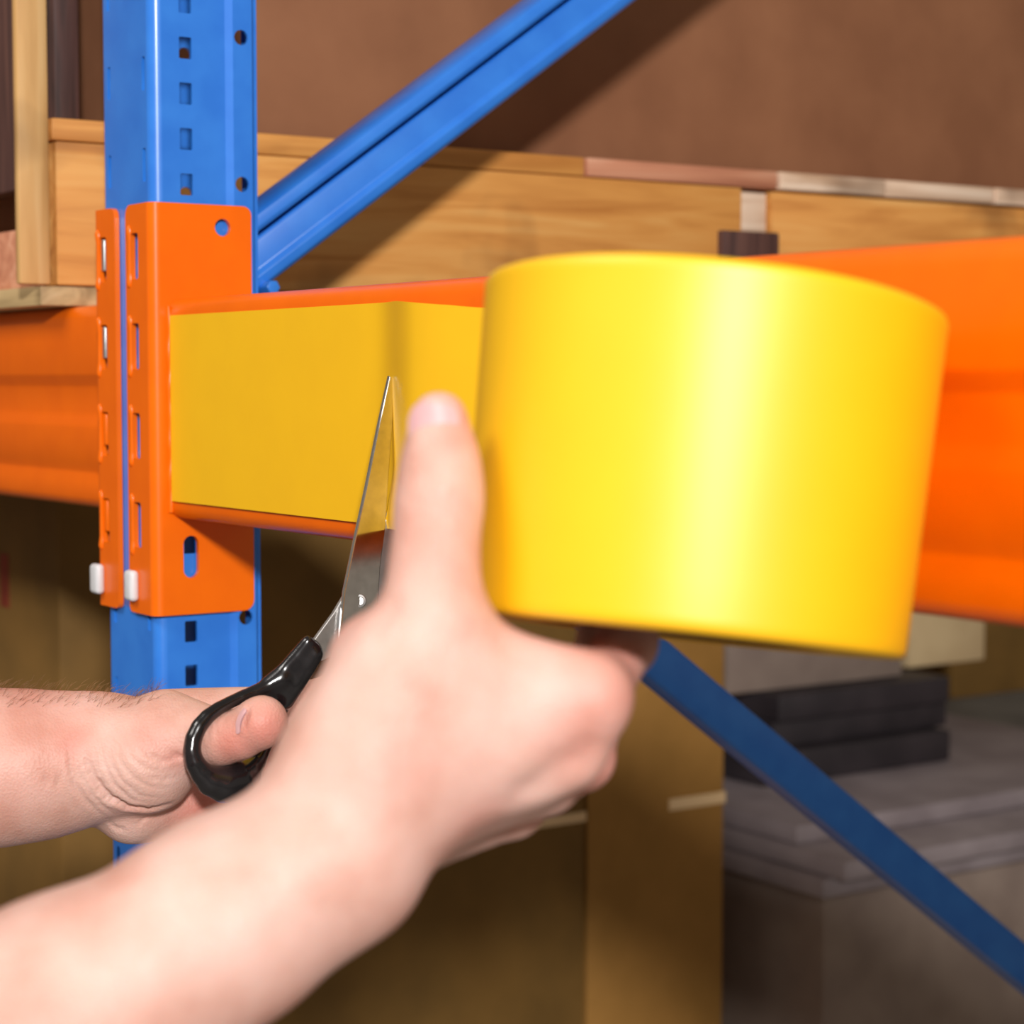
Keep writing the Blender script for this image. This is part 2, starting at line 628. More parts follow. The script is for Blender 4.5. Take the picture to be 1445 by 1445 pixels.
bolt = MB().tube([(BX - 0.03, bz[1], bz[2]), (BX + 0.008, bz[1], bz[2])], 0.0042, 6)
bolt.build('bolt', 'blue', frame, bevel=0.0005)

# ------------------------------------------------------------------ orange beams with end connectors
Z_TOP, Z_BOT = 0.0945, -0.128
BZ1, BZ0 = 0.0430, -0.0750
BEAM_PROF = [(BZ1, 0.058), (BZ1, 0.0165), (0.0418, 0.0130), (0.0390, 0.0110), (0.0350, 0.0100), (0.0040, 0.0100), (0.0015, 0.0108),
             (-0.0030, 0.0140), (-0.0055, 0.0148), (-0.0190, 0.0148), (-0.0225, 0.0140), (-0.0260, 0.0108), (-0.0290, 0.0100),
             (-0.0500, 0.0104), (-0.0535, 0.0125), (-0.0560, 0.0125), (-0.0600, 0.0104), (-0.0690, 0.0100), (-0.0730, 0.0115),
             (BZ0, 0.0155), (BZ0, 0.058)]


def beam_body(x0, x1):
    return MB().loft([[(x, y, z) for z, y in BEAM_PROF] for x in (x0, x1)])


def connector(sgn, xa, xb, xcorner, parent):
    """L shaped end plate: front leaf with hook slits between xa..xb, side leaf at xcorner"""
    r = 0.0055
    mb = MB()
    u0, u1 = (xa, xcorner - r) if sgn > 0 else (xcorner + r, xb)
    slits = [rrect(SLX[sgn], SLX[sgn] + 0.010, z - 0.0125, z + 0.0125, 0.0016, 2) for z in TABZ]
    rad = (0, 0.006, 0.004, 0) if sgn > 0 else (0.006, 0, 0, 0.004)
    V, Fc = plate_vf(rrect(u0, u1, Z_BOT, Z_TOP, rad), slits, 0.003)
    mb.add(to_front(V, 0.0015), Fc)
    so = [circ(0.0426, 0.0824, 0.0047), rrect(0.0174, 0.0264, -0.1080, -0.0850, 0.00445, 6)]
    V, Fc = plate_vf(rrect(r, 0.0600, Z_BOT, Z_TOP, (0.005, 0, 0, 0.006)), so, 0.003)
    mb.add(to_side(V, xcorner - sgn * 0.0015), Fc)
    arc = [(xcorner - sgn * r + sgn * r * math.sin(a), r - r * math.cos(a)) for a in np.linspace(0, math.pi / 2, 9)]
    ri = r - 0.0030
    arci = [(xcorner - sgn * r + sgn * ri * math.sin(a), r - ri * math.cos(a)) for a in np.linspace(0, math.pi / 2, 9)]
    mb.loft([[(x, y, z) for x, y in arc + arci[::-1]] for z in (Z_BOT, Z_TOP)])
    o = mb.build('connector', 'orange', parent, angle=40)
    # pressed hook tabs beside each slit (sub-parts of the connector)
    me = None
    for i, z in enumerate(TABZ):
        if me is None:
            t = MB()
            rings = []
            for a, b_, wd in ((-0.0172, 0.0002, 0.0006), (-0.0162, 0.0011, 0.0016), (-0.0145, 0.0016, 0.0022), (-0.0120, 0.0012, 0.0020), (-0.0085, 0.0007, 0.0016),
                              (0.0085, 0.0007, 0.0016), (0.0120, 0.0012, 0.0020), (0.0145, 0.0016, 0.0022), (0.0162, 0.0011, 0.0016), (0.0172, 0.0002, 0.0006)):
                rings.append([(wd * math.cos(q), -b_ * math.sin(q), a) for q in np.linspace(0, math.pi, 9)])
            t.loft(rings)
            me = t.mesh('hook_tab', angle=80)
            me.materials.append(M['orange'])
        c = bpy.data.objects.new('hook_tab', me)
        COL.objects.link(c)
        c.parent = o
        c.location = (SLX[sgn] - 0.0017, 0.0001, z)
        if sgn < 0:
            MB().box(SLX[sgn] + 0.0010, SLX[sgn] + 0.0050, 0.0008, 0.0030, z - 0.0062, z + 0.0115).build('hook', 'satin' if i < 2 else 'orange', o, bevel=0.0007, seg=3)
    return o


TABZ = [0.0665 - 0.0487 * k for k in range(4)]
SLX = {1: -0.0265, -1: -0.0695}

beam_r = thing('rack_beam', (0.6, 0.034, BZ0), 'orange steel rack beam behind the yellow tape, running past the roll', 'rack beam')
beam_body(-0.0005, 2.3).build('beam_body', 'orange', beam_r, angle=50)
connector(1, -0.0330, 0, 0.0, beam_r)
wl = MB()
zz = np.linspace(BZ0 + 0.003, BZ1 - 0.004, 34)
wl.tube([(0.0006, 0.0100 + 0.0003 * math.sin(i * 0.9), z) for i, z in enumerate(zz)], [0.0016 + 0.0003 * math.sin(i * 1.3) for i in range(34)], 8)
wl.build('weld_bead', 'orange', beam_r, angle=80)
c1 = MB().add([], []).box(-0.0305, -0.0200, -0.0050, 0.0005, -0.1215, -0.1045).build('locking_clip', 'clip', beam_r, bevel=0.0024, seg=3)
c1['label'] = 'pale grey locking clip'

beam_l = thing('rack_beam', (-0.9, 0.034, BZ0), 'bare orange rack beam with pressed groove, ending at the blue post', 'rack beam')
beam_body(-1.9, -0.0775).build('beam_body', 'orange', beam_l, angle=50)
connector(-1, -0.078, -0.0476, -0.078, beam_l)
c2 = MB().box(-0.0782, -0.0670, -0.0050, 0.0005, -0.1215, -0.1045).build('locking_clip', 'clip', beam_l, bevel=0.0024, seg=3)
c2['label'] = 'pale grey locking clip'


# ------------------------------------------------------------------ tape roll and the strip laid on the beam
RC = P(985, 662, 0.611)
lean, tip = math.radians(6.2), math.radians(4.2)
AX = U_ * math.cos(lean) + R_ * math.sin(lean)
AX = AX * math.cos(tip) + F_ * math.sin(tip)
AX /= np.linalg.norm(AX)
A1 = np.cross(AX, F_)
A1 /= np.linalg.norm(A1)
A2 = np.cross(AX, A1)
roll = thing('tape_roll', RC - AX * 0.05, 'wide yellow tape roll held in the hand with its free end on the beam', 'tape')


def lathe(profile, n=96):
    rings = []
    for i in range(n + 1):
        a = 2 * math.pi * i / n
        rings.append([RC + AX * h + (A1 * math.cos(a) + A2 * math.sin(a)) * r for r, h in profile])
    mb = MB()
    k = len(profile)
    V = [p for r in rings[:-1] for p in r]
    Fc = []
    for i in range(n):
        j = (i + 1) % n
        for q in range(k):
            q2 = (q + 1) % k
            Fc.append((i * k + q, j * k + q, j * k + q2, i * k + q2))
    return mb.add(V, Fc)


HH, RT, RB = 0.0500, 0.0690, 0.0655
rz = lambda h: RB + (RT - RB) * (h + HH) / (2 * HH)
wound = [(0.0425, -HH), (RB - 0.002, -HH), (RB - 0.0006, -HH + 0.0006), (RB, -HH + 0.002)]
wound += [(rz(h), h) for h in np.linspace(-HH + 0.004, HH - 0.004, 10)]
wound += [(RT, HH - 0.002), (RT - 0.0006, HH - 0.0006), (RT - 0.002, HH), (0.0425, HH)]
lathe(wound).build('wound_tape', 'yellow', roll, angle=50)
lathe([(0.0385, -HH + 0.0005), (0.0423, -HH + 0.0005), (0.0423, HH - 0.0005), (0.0385, HH - 0.0005)]).build('core', 'core', roll, angle=40)

SZ0, SZ1 = -0.0655, 0.0340
YB = 0.0089


BACK = np.array([0, 1.0, 0])
BACK = BACK - AX * (BACK @ AX)
BACK /= np.linalg.norm(BACK)


def ribbon_pt(X, z, flap):
    lift = 0.0130 * smooth(0.222, 0.276, X) - 0.0065 * smooth(0.276, 0.350, X)
    lift += 0.0030 * smooth(0.33, 0.54, X)
    droop = -0.0040 * smooth(0.240, 0.320, X) - 0.0055 * smooth(0.32, 0.55, X)
    q = np.array([X + 0.86 * flap, YB - lift - 0.51 * flap, z + droop])
    # beyond the lifted part the web turns to follow the leaning roll and meets its back
    t = (X - 0.30) / (float(RC[0]) - 0.30)
    if t > 0:
        hh = z - (SZ0 + SZ1) / 2
        e = RC + AX * hh * 0.99 + BACK * (rz(hh) + 0.0002)
        q0 = np.array([X, q[1], q[2]])
        e = e + np.array([X - RC[0], 0, 0])
        q = q0 + (e - q0) * float(smooth(0, 1, t) * 0.5 + t * 0.5)
    return tuple(q)


xs0, xs_cut0, xs_cut1, zc = 0.0042, 0.2285, 0.2460, -0.0360
xe = float(RC[0])
mb = MB()
zs = np.linspace(SZ0, SZ1, 45)
xcut = lambda z: xs_cut1 + (xs_cut0 - xs_cut1) * np.clip((zc - z) / (zc - SZ0), 0, 1)
NU = 40
V = [ribbon_pt(xs0 + (xcut(z) - xs0) * u, z, 0) if z >= zc else (xs0 + (xcut(z) - xs0) * u, ribbon_pt(xs0 + (xcut(z) - xs0) * u, z, 0)[1], z) for z in zs for u in np.linspace(0, 1, NU)]
mb.add(V, [(i * NU + j, i * NU + j + 1, (i + 1) * NU + j + 1, (i + 1) * NU + j) for i in range(44) for j in range(NU - 1)])
V = []
NU2 = 70
for z in zs:
    wz = float(smooth(zc, SZ0, z))
    for u in np.linspace(0, 1, NU2) ** 1.6:
        X = xcut(z) + (xe - xcut(z)) * u
        V.append(ribbon_pt(X, z, 0.017 * wz * math.exp(-(X - xcut(z)) / 0.024)))
mb.add(V, [(i * NU2 + j, i * NU2 + j + 1, (i + 1) * NU2 + j + 1, (i + 1) * NU2 + j) for i in range(44) for j in range(NU2 - 1)])
me = bpy.data.meshes.new('tape_strip')
me.from_pydata(mb.v, [], mb.f)
bm = bmesh.new()
bm.from_mesh(me)
bmesh.ops.remove_doubles(bm, verts=bm.verts, dist=2e-6)
bmesh.ops.recalc_face_normals(bm, faces=bm.faces)
bm.to_mesh(me)
bm.free()
me.shade_smooth()
st = link('tape_strip', me, 'yellow', roll)
st['label'] = 'flat strip of tape stuck along the beam'
sm = st.modifiers.new('thickness', 'SOLIDIFY')
sm.thickness = 0.0003
sm.offset = 0
sm.use_rim = False


# ------------------------------------------------------------------ scissors
def dep_s(px, py):
    """depth of the scissors' plane: pivot 0.900, tip 0.904, grip nearer the viewer"""
    t = np.clip((py - 533) / 315, 0, 1)
    d = 0.8965 - 0.0030 * t + 0.73 * (px - 520) / F_PX * 0.9
    return d


def poly_plate(pts, depf, thick, name, mat, parent, bevel=0.0):
    p3 = np.array([P(x, y, depf(x, y)) for x, y in pts])
    c = p3.mean(0)
    nrm = np.linalg.svd(p3 - c)[2][2]
    if nrm @ (CAM - c) < 0:
        nrm = -nrm
    a = np.cross([0, 0, 1.0], nrm)
    a /= np.linalg.norm(a)
    b_ = np.cross(nrm, a)
    uv = [((p - c) @ a, (p - c) @ b_) for p in p3]
    V, Fc = plate_vf(uv, [], thick, bevel)
    mb = MB().add([c + a * u + b_ * v + nrm * w_ for u, v, w_ in V], Fc)
    return mb.build(name, mat, parent, angle=20)


sci = thing('scissors', P(420, 960, 0.885), 'black-handled steel scissors cutting the yellow tape, thumb through one loop', 'scissors')
rear = [(578, 640), (581, 644), (574, 700), (554, 780), (549, 800), (538, 850), (500, 890), (472, 921), (453, 931), (443, 903), (470, 866), (487, 838), (515, 800), (545, 730), (562, 690)]


def dep_rear(x, y):
    return 0.9075 - 0.016 * (1 - smooth(440, 510, x))


bl = poly_plate(rear, lambda x, y: dep_s(x, y) + 0.0034, 0.0022, 'blade', 'satin', sci, 0.0003)
front = [(548.5, 533), (552.5, 535.5), (551, 600), (546.5, 660), (541, 745), (534, 800), (531, 850), (524, 890), (508, 940), (480, 945), (479, 900), (486, 835), (500, 765), (516, 690), (534, 600)]
bl = poly_plate(front, dep_s, 0.0022, 'blade', 'steel', sci, 0.0005)
# spine ground along the back of the front blade
pv = P(507, 848, 0.8914)
pn = (CAM - pv) / np.linalg.norm(CAM - pv)
sc_ = MB()
pa = np.cross(pn, [0, 0, 1.0])
pa /= np.linalg.norm(pa)
pb = np.cross(pn, pa)
rings = []
for r, h in ((0.0031, -0.004), (0.0031, 0.0012), (0.0028, 0.0019), (0.0020, 0.0022), (0.0017, 0.0017), (0.0006, 0.0017)):
    rings.append([pv + pn * h + r * (pa * math.cos(2 * math.pi * k / 20) + pb * math.sin(2 * math.pi * k / 20)) for k in range(20)])
sc_.loft(rings)
sc_.build('pivot_screw', 'satin', sci, angle=30)

fh = Field(0.0007)
fh.chain([(434, 904, 0.8755, 8), (418, 924, 0.8755, 9), (400, 945, 0.8750, 9.5), (380, 962, 0.8735, 10)], 0.0020, 0.0003)
fh.chain([(448, 925, 0.8770, 8), (436, 944, 0.8770, 9), (420, 968, 0.8770, 10), (404, 990, 0.8775, 11)], 0.0030, 0.0003)
fh.chain([(440, 916, 0.8785, 14), (426, 934, 0.8785, 16), (410, 957, 0.8785, 16), (394, 972, 0.8770, 15), (374, 976, 0.8745, 12)], 0.0030, 0.0003)
RING = [(398, 958, 0.8750, 14), (378, 968, 0.8730, 11), (360, 976, 0.8700, 10), (342, 983, 0.8672, 9.5), (325, 991, 0.8648, 9.5), (308, 1000, 0.8620, 10), (293, 1011, 0.8595, 11),
        (281, 1025, 0.8575, 12), (273, 1042, 0.8560, 12.5), (270.5, 1060, 0.8550, 13), (275, 1077, 0.8555, 14.5), (285, 1091, 0.8575, 17), (298, 1102, 0.8605, 22),
        (316, 1107, 0.8640, 26), (335, 1102, 0.8690, 26), (347, 1093, 0.8735, 22), (360, 1077, 0.8790, 15), (371, 1055, 0.8830, 12), (382, 1030, 0.8840, 12), (391, 1006, 0.8830, 13), (400, 985, 0.8800, 16)]
fh.chain(RING, 0.0015, 0.0003)
V, Fc = fh.mesh()
V = relax(V, Fc, 10)
link('handle', np_mesh('handle', V, Fc), 'black', sci)
fh = Field(0.0012)
fh.chain([(494, 930, 0.8885, 14), (490, 960, 0.8910, 15), (480, 985, 0.8980, 13), (468, 1000, 0.902, 12), (452, 1050, 0.902, 11), (446, 1100, 0.901, 11),
          (460, 1145, 0.900, 12), (496, 1160, 0.899, 13), (528, 1130, 0.898, 12), (534, 1070, 0.898, 11), (518, 1010, 0.899, 12), (496, 965, 0.900, 14)], 0.003, 0.0005)
V, Fc = fh.mesh()
link('handle', np_mesh('handle', relax(V, Fc, 2), Fc), 'black', sci)

# ------------------------------------------------------------------ the person's two bare arms
person = thing('person', P(-300, 1700, 0.70), 'person with bare forearms, one hand gripping the tape roll, the other working the scissors', 'person')


def redness(me, V, spots):
    a = me.attributes.new('redness', 'FLOAT', 'POINT')
    r = np.zeros(len(V))
    for px, py, dep, rad, amt in spots:
        d = np.linalg.norm(V - P(px, py, dep), axis=1) / rad
        r += amt * np.exp(-d * d)
    a.data.foreach_set('value', np.clip(r, 0, 0.85).astype(np.float32))


# hand that grips the roll
g = Field(0.0016)
g.chain([(-700, 1890, 0.60, 250), (-420, 1715, 0.56, 215), (80, 1448, 0.545, 168), (318, 1300, 0.555, 138), (467, 1204, 0.562, 124), (506, 1092, 0.565, 100), (540, 1120, 0.565, 98)], 0.010, 0.012)
g.chain([(540, 1066, 0.566, 100), (834, 986, 0.566, 48)], 0.014, 0.01)
g.chain([(540, 1100, 0.568, 100), (802, 1058, 0.570, 50)], 0.014, 0.01)
g.chain([(545, 1135, 0.580, 90), (768, 1102, 0.590, 47)], 0.012, 0.01)
g.chain([(550, 1160, 0.594, 85), (722, 1136, 0.612, 46)], 0.012, 0.01)
g.chain([(540, 1046, 0.564, 96), (568, 960, 0.564, 90), (612, 872, 0.563, 68)], 0.012, 0.012)
g.chain([(612, 872, 0.563, 68), (613, 800, 0.566, 56), (618, 728, 0.570, 52.5), (621, 690, 0.572, 50), (622, 648, 0.574, 43.5), (620, 592, 0.577, 40.5)], 0.006, 0.008)
g.chain([(510, 912, 0.570, 27), (540, 940, 0.568, 40)], 0.010)
g.chain([(660, 935, 0.566, 62), (826, 974, 0.567, 50)], 0.012)
g.chain([(640, 1010, 0.572, 90), (740, 1050, 0.578, 70)], 0.015)
g.chain([(834, 986, 0.566, 47), (884, 908, 0.600, 42), (890, 820, 0.622, 40), (895, 745, 0.622, 36)], 0.004)
g.chain([(802, 1058, 0.570, 48), (838, 965, 0.612, 42), (860, 870, 0.634, 40), (880, 800, 0.640, 36)], 0.004)
g.chain([(768, 1102, 0.590, 47), (823, 1071, 0.612, 42), (852, 975, 0.642, 38), (885, 870, 0.650, 34)], 0.003)
g.chain([(722, 1136, 0.612, 46), (778, 1098, 0.636, 38), (830, 1015, 0.656, 33), (870, 930, 0.662, 30)], 0.003)
V, Fc = g.mesh()
V = relax(V, Fc, 3)
N = normals_of(V, Fc)
V = carve(V, N, [
    ([(568, 704), (600, 711), (640, 703), (670, 694)], 0.0006, 0.0018),
    ([(566, 724), (610, 729), (655, 718)], 0.0005, 0.0018),
    ([(545, 838), (552, 862), (548, 880)], 0.0010, 0.0028),
    ([(520, 866), (534, 886), (538, 905)], 0.0008, 0.0026),
    ([(856, 1034), (815, 1068), (760, 1108), (700, 1140)], 0.0022, 0.0045),
    ([(700, 875), (716, 905), (722, 940)], 0.0010, 0.0040),
])
me = np_mesh('arm', V, Fc)
redness(me, V, [(850, 985, 0.556, 0.014, 0.28), (640, 600, 0.57, 0.010, 0.25), (810, 1060, 0.56, 0.010, 0.2), (830, 920, 0.585, 0.016, 0.7),
                (565, 1065, 0.545, 0.010, 0.25), (670, 1135, 0.56, 0.010, 0.25), (500, 890, 0.565, 0.008, 0.3), (860, 1080, 0.61, 0.02, 0.4), (640, 800, 0.56, 0.012, 0.15)])
arm_g = link('arm', me, 'skin', person)
arm_g['label'] = 'bare arm whose hand grips the tape roll'


def nail(name, parent, centre, along, across, length, width, bow, outward):
    """thin curved nail plate set on the finger"""
    al, ac, ou = (np.array(v) / np.linalg.norm(v) for v in (along, across, outward))
    mb = MB()
    nu, nv = 9, 7
    V = []
    for i in range(nv):
        t = i / (nv - 1) * 2 - 1
        for j in range(nu):
            s_ = j / (nu - 1) * 2 - 1
            wd = width / 2 * (1 - 0.18 * max(0, abs(t) - 0.4) ** 1.2 * 2.0)
            V.append(centre + al * (t * length / 2 * (1 - 0.10 * s_ * s_)) + ac * (s_ * wd) - ou * (bow * s_ * s_))
    mb.add(V, [(i * nu + j, i * nu + j + 1, (i + 1) * nu + j + 1, (i + 1) * nu + j) for i in range(nv - 1) for j in range(nu - 1)])
    o = mb.build(name, 'nail', parent, angle=180)
    sd = o.modifiers.new('thickness', 'SOLIDIFY')
    sd.thickness = 0.0006
    sd.offset = 0
    sd.use_rim = False
    return o


to_cam = CAM - P(622, 610, 0.575)
to_cam /= np.linalg.norm(to_cam)
out_dir = to_cam * 0.95 - R_ * 0.22 + U_ * 0.15
out_dir /= np.linalg.norm(out_dir)
acr = np.cross(U_, out_dir)
ctr = P(618, 606, 0.5755) + out_dir * 0.0083
nail('thumbnail', arm_g, ctr, U_ - out_dir * (U_ @ out_dir), acr, 0.0125, 0.0142, 0.0030, out_dir)

# hand that works the scissors
DD = 0.028
h = Field(0.00105)
a = lambda *p: [(x, y, d + DD, r) for x, y, d, r in p]
h.chain(a((-420, 1090, 0.835, 140), (-200, 1086, 0.845, 122), (0, 1083, 0.855, 104), (70, 1078, 0.858, 95), (120, 1070, 0.860, 83), (160, 1070, 0.868, 78)), 0.006, 0.010)
h.chain(a((165, 1062, 0.860, 76), (205, 1066, 0.853, 74), (238, 1040, 0.853, 58)), 0.010, 0.010)
h.chain(a((236, 1034, 0.853, 59), (270, 1037, 0.848, 47), (312, 1041, 0.841, 38.5), (338, 1037, 0.837, 33.5), (367, 1020, 0.834, 35.5), (371, 1017, 0.834, 34)), 0.005, 0.003)
h.chain(a((165, 1114, 0.872, 60), (188, 1134, 0.870, 52), (250, 1135, 0.885, 50), (320, 1120, 0.900, 45)), 0.004, 0.006)
h.chain(a((200, 1075, 0.885, 80), (330, 1050, 0.895, 68)), 0.010, 0.010)
h.chain(a((235, 1022, 0.890, 50), (385, 1004, 0.888, 36)), 0.006, 0.008)
h.chain(a((250, 1060, 0.900, 50), (372, 1048, 0.896, 36)), 0.006, 0.008)
h.chain(a((385, 1004, 0.888, 36), (470, 985, 0.885, 31), (482, 1038, 0.862, 28), (440, 1060, 0.856, 26)), 0.003)
h.chain(a((372, 1048, 0.896, 36), (478, 1042, 0.890, 32), (488, 1090, 0.866, 28), (440, 1098, 0.860, 26)), 0.003)
h.chain(a((350, 1090, 0.900, 34), (450, 1092, 0.893, 30), (470, 1130, 0.872, 27), (420, 1138, 0.864, 25)), 0.003)
h.chain(a((322, 1120, 0.900, 32), (410, 1135, 0.896, 27), (430, 1160, 0.878, 24), (390, 1165, 0.872, 22)), 0.003)
V, Fc = h.mesh()
V = relax(V, Fc, 2)
N = normals_of(V, Fc)
fine = 0.0009
V = carve(V, N, [
    ([(121, 1052), (124, 1075), (134, 1102), (153, 1127), (180, 1142), (212, 1147), (252, 1136)], 0.0032, 0.0017),
    ([(98, 1046), (100, 1080), (108, 1112), (128, 1138), (152, 1160)], 0.0011, 0.0012),
    ([(108, 1060), (114, 1090), (128, 1118), (146, 1140), (166, 1156)], 0.0009, 0.0010),
    ([(196, 1052), (212, 1066), (232, 1074), (256, 1073)], 0.0010, 0.0010),
    ([(178, 1046), (186, 1070), (208, 1086), (236, 1092)], 0.0006, fine),
    ([(204, 1097), (230, 1100), (254, 1097)], 0.0006, fine),
    ([(164, 1048), (170, 1076), (188, 1098), (214, 1112), (244, 1114)], 0.0005, fine),
    ([(152, 1048), (157, 1078), (172, 1104), (198, 1124), (232, 1130)], 0.0005, fine),
    ([(142, 1046), (146, 1076), (158, 1104), (180, 1127), (206, 1136)], 0.0006, fine),
    ([(132, 1048), (136, 1076), (147, 1102), (163, 1122)], 0.0005, fine),
    ([(62, 1092), (70, 1112)], 0.0006, 0.0012), ([(80, 1092), (85, 1112)], 0.0006, 0.0012),
    ([(150, 1160), (164, 1170), (178, 1174)], 0.0008, 0.0012), ([(192, 1166), (212, 1153)], 0.0006, 0.0010),
    ([(176, 1150), (200, 1158), (240, 1152)], 0.0005, 0.0010),
    ([(240, 1062), (252, 1068), (262, 1071)], 0.0014, 0.0013),
    ([(298, 1008), (294, 1030), (297, 1048)], 0.0004, fine), ([(308, 1006), (303, 1028), (305, 1044)], 0.0004, fine),
    ([(316, 1006), (312, 1022)], 0.0003, fine),
    ([(349, 994), (345, 1012), (343, 1034)], 0.0020, 0.0014),
])
me = np_mesh('arm', V, Fc)
redness(me, V, [(378, 1025, 0.852, 0.011, 0.6), (330, 1050, 0.858, 0.009, 0.55), (410, 1080, 0.885, 0.020, 0.6), (205, 1040, 0.86, 0.008, 0.3), (245, 1064, 0.865, 0.007, 0.45),
                (100, 1050, 0.86, 0.008, 0.25), (300, 1130, 0.90, 0.020, 0.6), (20, 1110, 0.85, 0.02, 0.15), (60, 985, 0.88, 0.03, 0.25), (180, 1150, 0.87, 0.01, 0.2)])
arm_s = link('arm', me, 'skin', person)
arm_s['label'] = 'bare hairy forearm with thumb in the scissors'
np0 = front_points(V, N, [(338, 1018), (339, 1020)])[0]
nn = N[np.argmin(((V - np0) ** 2).sum(1))]
od = nn * 0.8 - R_ * 0.30 + U_ * 0.12
od /= np.linalg.norm(od)
va = U_ * 0.96 + R_ * 0.16
va = va - od * (va @ od)
nail('thumbnail', arm_s, np0 + od * 0.0003, np.cross(va, od), va, 0.0034, 0.0110, 0.0010, od)

# short arm hairs along the top of the forearm
px_, py_, z_ = proj(V)
cand = np.where((px_ > -120) & (px_ < 225) & (N @ U_ > 0.80) & (py_ < 1000))[0]
hm = MB()
for i in rng.choice(cand, 420):
    n_ = N[i]
    L = rng.uniform(0.004, 0.0085)
    dr = n_ * rng.uniform(0.25, 0.7) + R_ * rng.uniform(0.3, 1.0) + U_ * rng.uniform(-0.1, 0.3) + F_ * rng.uniform(-0.3, 0.3)
    dr /= np.linalg.norm(dr)
    p = V[i] - n_ * 0.0003
    hm.tube([p, p + dr * L * 0.5 + n_ * L * 0.12, p + dr * L], [0.00007, 0.00006, 0.00003], 3)
hr = hm.build('arm_hair', 'hair', arm_s, angle=180)
hr['kind'] = 'stuff'

# ------------------------------------------------------------------ wooden crate on the far side of the post
CXP = -0.14


def yat(px, x=CXP):
    return float(hit(px, 300, 0, x)[1])


def zat(px, py, x=CXP):
    return float(hit(px, py, 0, x)[2])


pal = thing('pallet', (-0.7, 0.5, BZ1), 'pale wooden pallet lying on the bare orange beam under the crate', 'pallet')
for i, (y0, y1, mt) in enumerate(((-0.0064, 0.090, 'woodgrey'), (0.12, 0.215, 'woodgrey'), (0.26, 0.355, 'woodgrey'), (0.4, 0.5, 'woodgrey'), (0.55, 0.65, 'woodgrey'), (0.7, 0.8, 'woodgrey'), (0.86, 1.0, 'woodgrey'))):
    MB().box(-1.30, -0.142, y0, y1, BZ1 + 0.0003, BZ1 + 0.0120).build('deck_board', mt, pal, bevel=0.0015)
crate = thing('wooden_crate', (-0.7, 0.5, BZ1 + 0.0125), 'orange-brown timber crate standing on the pallet behind the blue post', 'crate')
CZ0, CZR = BZ1 + 0.0125, 0.1400
yn0, yn1, yend = yat(1047), yat(1091), 1.06
zb = zat(1050, 326)


def plank(name, x0, x1, y0, y1, z0, z1, mt, bev=0.0015):
    o = MB().box(x0, x1, y0, y1, z0, z1).build(name, mt, crate, bevel=bev)
    return o


plank('side_plank', CXP - 0.020, CXP, 0.0035, yn0, CZ0, CZR, 'wood')
plank('side_plank', CXP - 0.020, CXP - 0.001, yn1, yend, CZ0, CZR - 0.001, 'wood')
plank('batten', CXP - 0.026, CXP - 0.006, yn0 + 0.001, yn1 - 0.001, zb, CZR - 0.002, 'woodpale')
plank('corner_block', CXP - 0.024, CXP + 0.006, yat(1013), yat(1093), CZ0, zb - 0.0005, 'wooddark')['label'] = 'dark stained block'
plank('corner_batten', CXP - 0.006, CXP + 0.0015, -0.0200, -0.0010, CZ0, 0.42, 'woodz')
# top rails: three lengths of different timber
rail = [(0.0012, yat(825), 'wood', 0.0), (yat(828), yat(1095), 'woodred', 0.0015), (yat(1098), yat(1245), 'woodpale', 0.003), (yat(1247), yat(1400), 'woodpale', 0.002), (yat(1402), yend, 'woodpale', 0.0035)]
for y0, y1, mt, dx in rail:
    plank('top_rail', CXP - 0.022, CXP + dx, y0, y1, CZR + 0.0004, CZR + 0.0135, mt)
plank('end_plank', -1.28, CXP - 0.0215, 0.004, 0.022, CZ0, 0.092, 'woodred')
plank('end_plank', -1.28, CXP - 0.0215, 0.012, 0.028, 0.118, 0.42, 'wooddark')
plank('back_plank', -1.28, CXP - 0.022, yend - 0.02, yend, CZ0, CZR, 'wood')
plank('base_board', -1.28, CXP - 0.021, 0.03, yend - 0.021, CZ0, CZ0 + 0.015, 'wood')


def carton(x0, x1, y0, y1, z0, z1, mt, label, group=None, seams=True, tape=None):
    t = thing('cardboard_box', ((x0 + x1) / 2, (y0 + y1) / 2, z0), label, 'box', group)
    MB().box(x0, x1, y0, y1, z0, z1 - 0.003).build('carton_body', mt, t, bevel=0.004)
    ym = (y0 + y1) / 2
    for q0, q1 in ((y0 + 0.001, ym - 0.001), (ym + 0.001, y1 - 0.001)):
        MB().box(x0 + 0.001, x1 - 0.001, q0, q1, z1 - 0.003, z1).build('flap', mt, t, bevel=0.001)
    if tape:
        for (ty0, ty1, tz0, tz1) in tape:
            MB().box(x1 - 0.001, x1 + 0.0008, ty0, ty1, tz0, tz1).build('packing_tape', 'packtape', t)
    return t


carton(-1.0, CXP - 0.05, 0.06, 1.02, CZ0 + 0.0153, 0.60, 'card3', 'tall brown carton standing inside the timber crate')

# ------------------------------------------------------------------ cartons on the floor below
X1 = -0.52
e1, e2 = yat(75, X1), yat(828, X1)
e3, e4 = yat(833, X1), yat(1030, X1)


def seal(px0, px1, py0, py1, x):
    return (yat(px0, x), yat(px1, x), zat(px1, py1, x), zat(px1, py0, x))


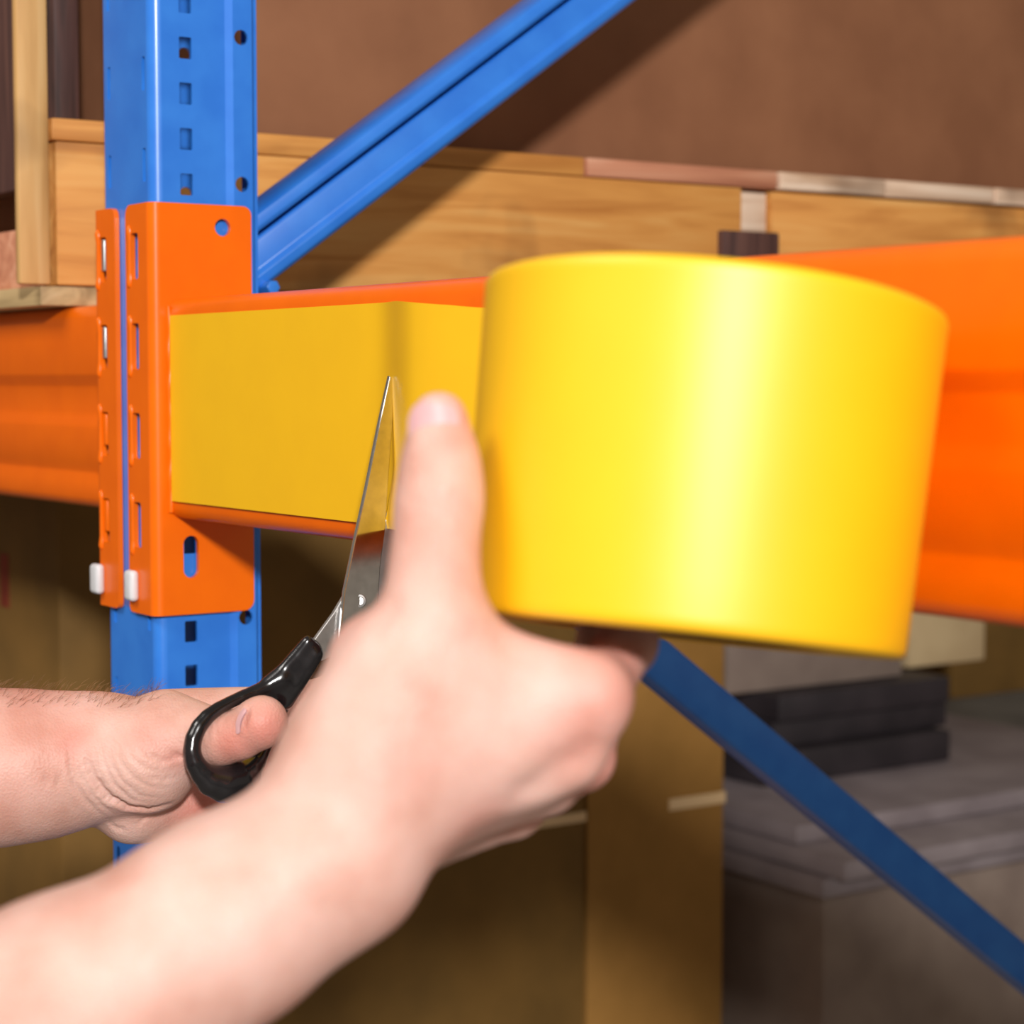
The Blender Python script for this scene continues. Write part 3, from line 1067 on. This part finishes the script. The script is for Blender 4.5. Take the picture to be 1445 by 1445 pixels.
c = carton(-0.98, X1, e1, e2, FLOOR + 0.001, -0.020, 'card2', 'brown carton with a red printed mark, under the bare beam', tape=[(yat(745, X1), e2 + 0.0006, zat(783, 1165, X1), zat(783, 1151, X1))])
mk = hit(8, 815, 1, e1)
MB().box(mk[0] - 0.012, mk[0] + 0.008, e1 - 0.0006, e1 + 0.001, mk[2] - 0.025, mk[2] + 0.02).build('printed_mark', 'redink', c)
carton(-0.98, X1 - 0.002, e3, e4, FLOOR + 0.001, -0.030, 'card', 'plain brown carton standing behind the lower blue diagonal brace', tape=[(yat(950, X1), e4 + 0.0006, zat(990, 1138, X1), zat(990, 1122, X1))])

# deeper things in the same bay, seen past the last carton
X2 = -0.62


def Y2(px, x=X2):
    return yat(px, x)


# flat grey sheets, stacked
zg = zat(1250, 1100, X2)
ys0, ys1 = Y2(1000), Y2(1600)
pl2 = thing('pallet', (-0.9, 1.2, FLOOR + 0.001), 'low wooden pallet under the grey sheets on the floor', 'pallet')
for k in range(3):
    MB().box(-1.35, -0.42, ys0 + k * (ys1 - ys0 - 0.09) / 2, ys0 + k * (ys1 - ys0 - 0.09) / 2 + 0.09, FLOOR + 0.001, FLOOR + 0.1).build('bearer', 'woodgrey', pl2, bevel=0.003)
for k in range(6):
    x0 = -1.35 + k * 0.155
    MB().box(x0, x0 + 0.13, ys0, ys1, FLOOR + 0.1005, FLOOR + 0.12).build('deck_board', 'woodgrey', pl2, bevel=0.002)
base = carton(-1.33, -0.46, ys0 + 0.02, ys1 - 0.02, FLOOR + 0.1205, zg - 0.0605, 'greycard', 'large grey carton on the low pallet beneath the grey sheets')
ord_ = ['lowest', 'middle', 'topmost']
for k in range(3):
    z0 = zg - 0.060 + k * 0.020
    o = MB().box(-1.34 - 0.01 * k, -0.44 + 0.05 * (k % 2) - 0.03 * k, ys0 + 0.01 * k, ys1 - 0.01, z0, z0 + 0.0190).build('sheet', 'greysheet', None, bevel=0.002)
    set_props(o, 'flat grey sheet, %s of the three on the large grey carton' % ord_[k], 'sheet', 'grey sheets on the carton')
zt = zg + 0.0005
dk = [('lowest', -0.66, 1085, 1352, 0.036), ('middle', -0.68, 1098, 1346, 0.030), ('topmost', -0.67, 1105, 1350, 0.030)]
for nm, xx, p0, p1, th in dk:
    o = MB().box(-1.25, xx, yat(p0, xx), yat(p1, xx), zt, zt + th).build('board', 'darkboard', None, bevel=0.003)
    set_props(o, 'thick dark grey board, %s of the three lying on the grey sheets' % nm, 'board', 'dark boards on the sheets')
    zt += th + 0.0005
carton(-1.2, -0.70, yat(1030, -0.70), yat(1282, -0.70), zt, zt + 0.36, 'greycard', 'grey-brown carton standing on the dark boards')
carton(-1.2, -0.74, yat(1290, -0.74), yat(1400, -0.74), zt, zt + 0.22, 'beige', 'small beige carton standing on the dark boards')
carton(-1.6, -0.98, yat(1352, -0.98), yat(1640, -0.98), zg + 0.0005, 0.02, 'card2', 'brown carton on the grey sheets beyond the small beige carton')
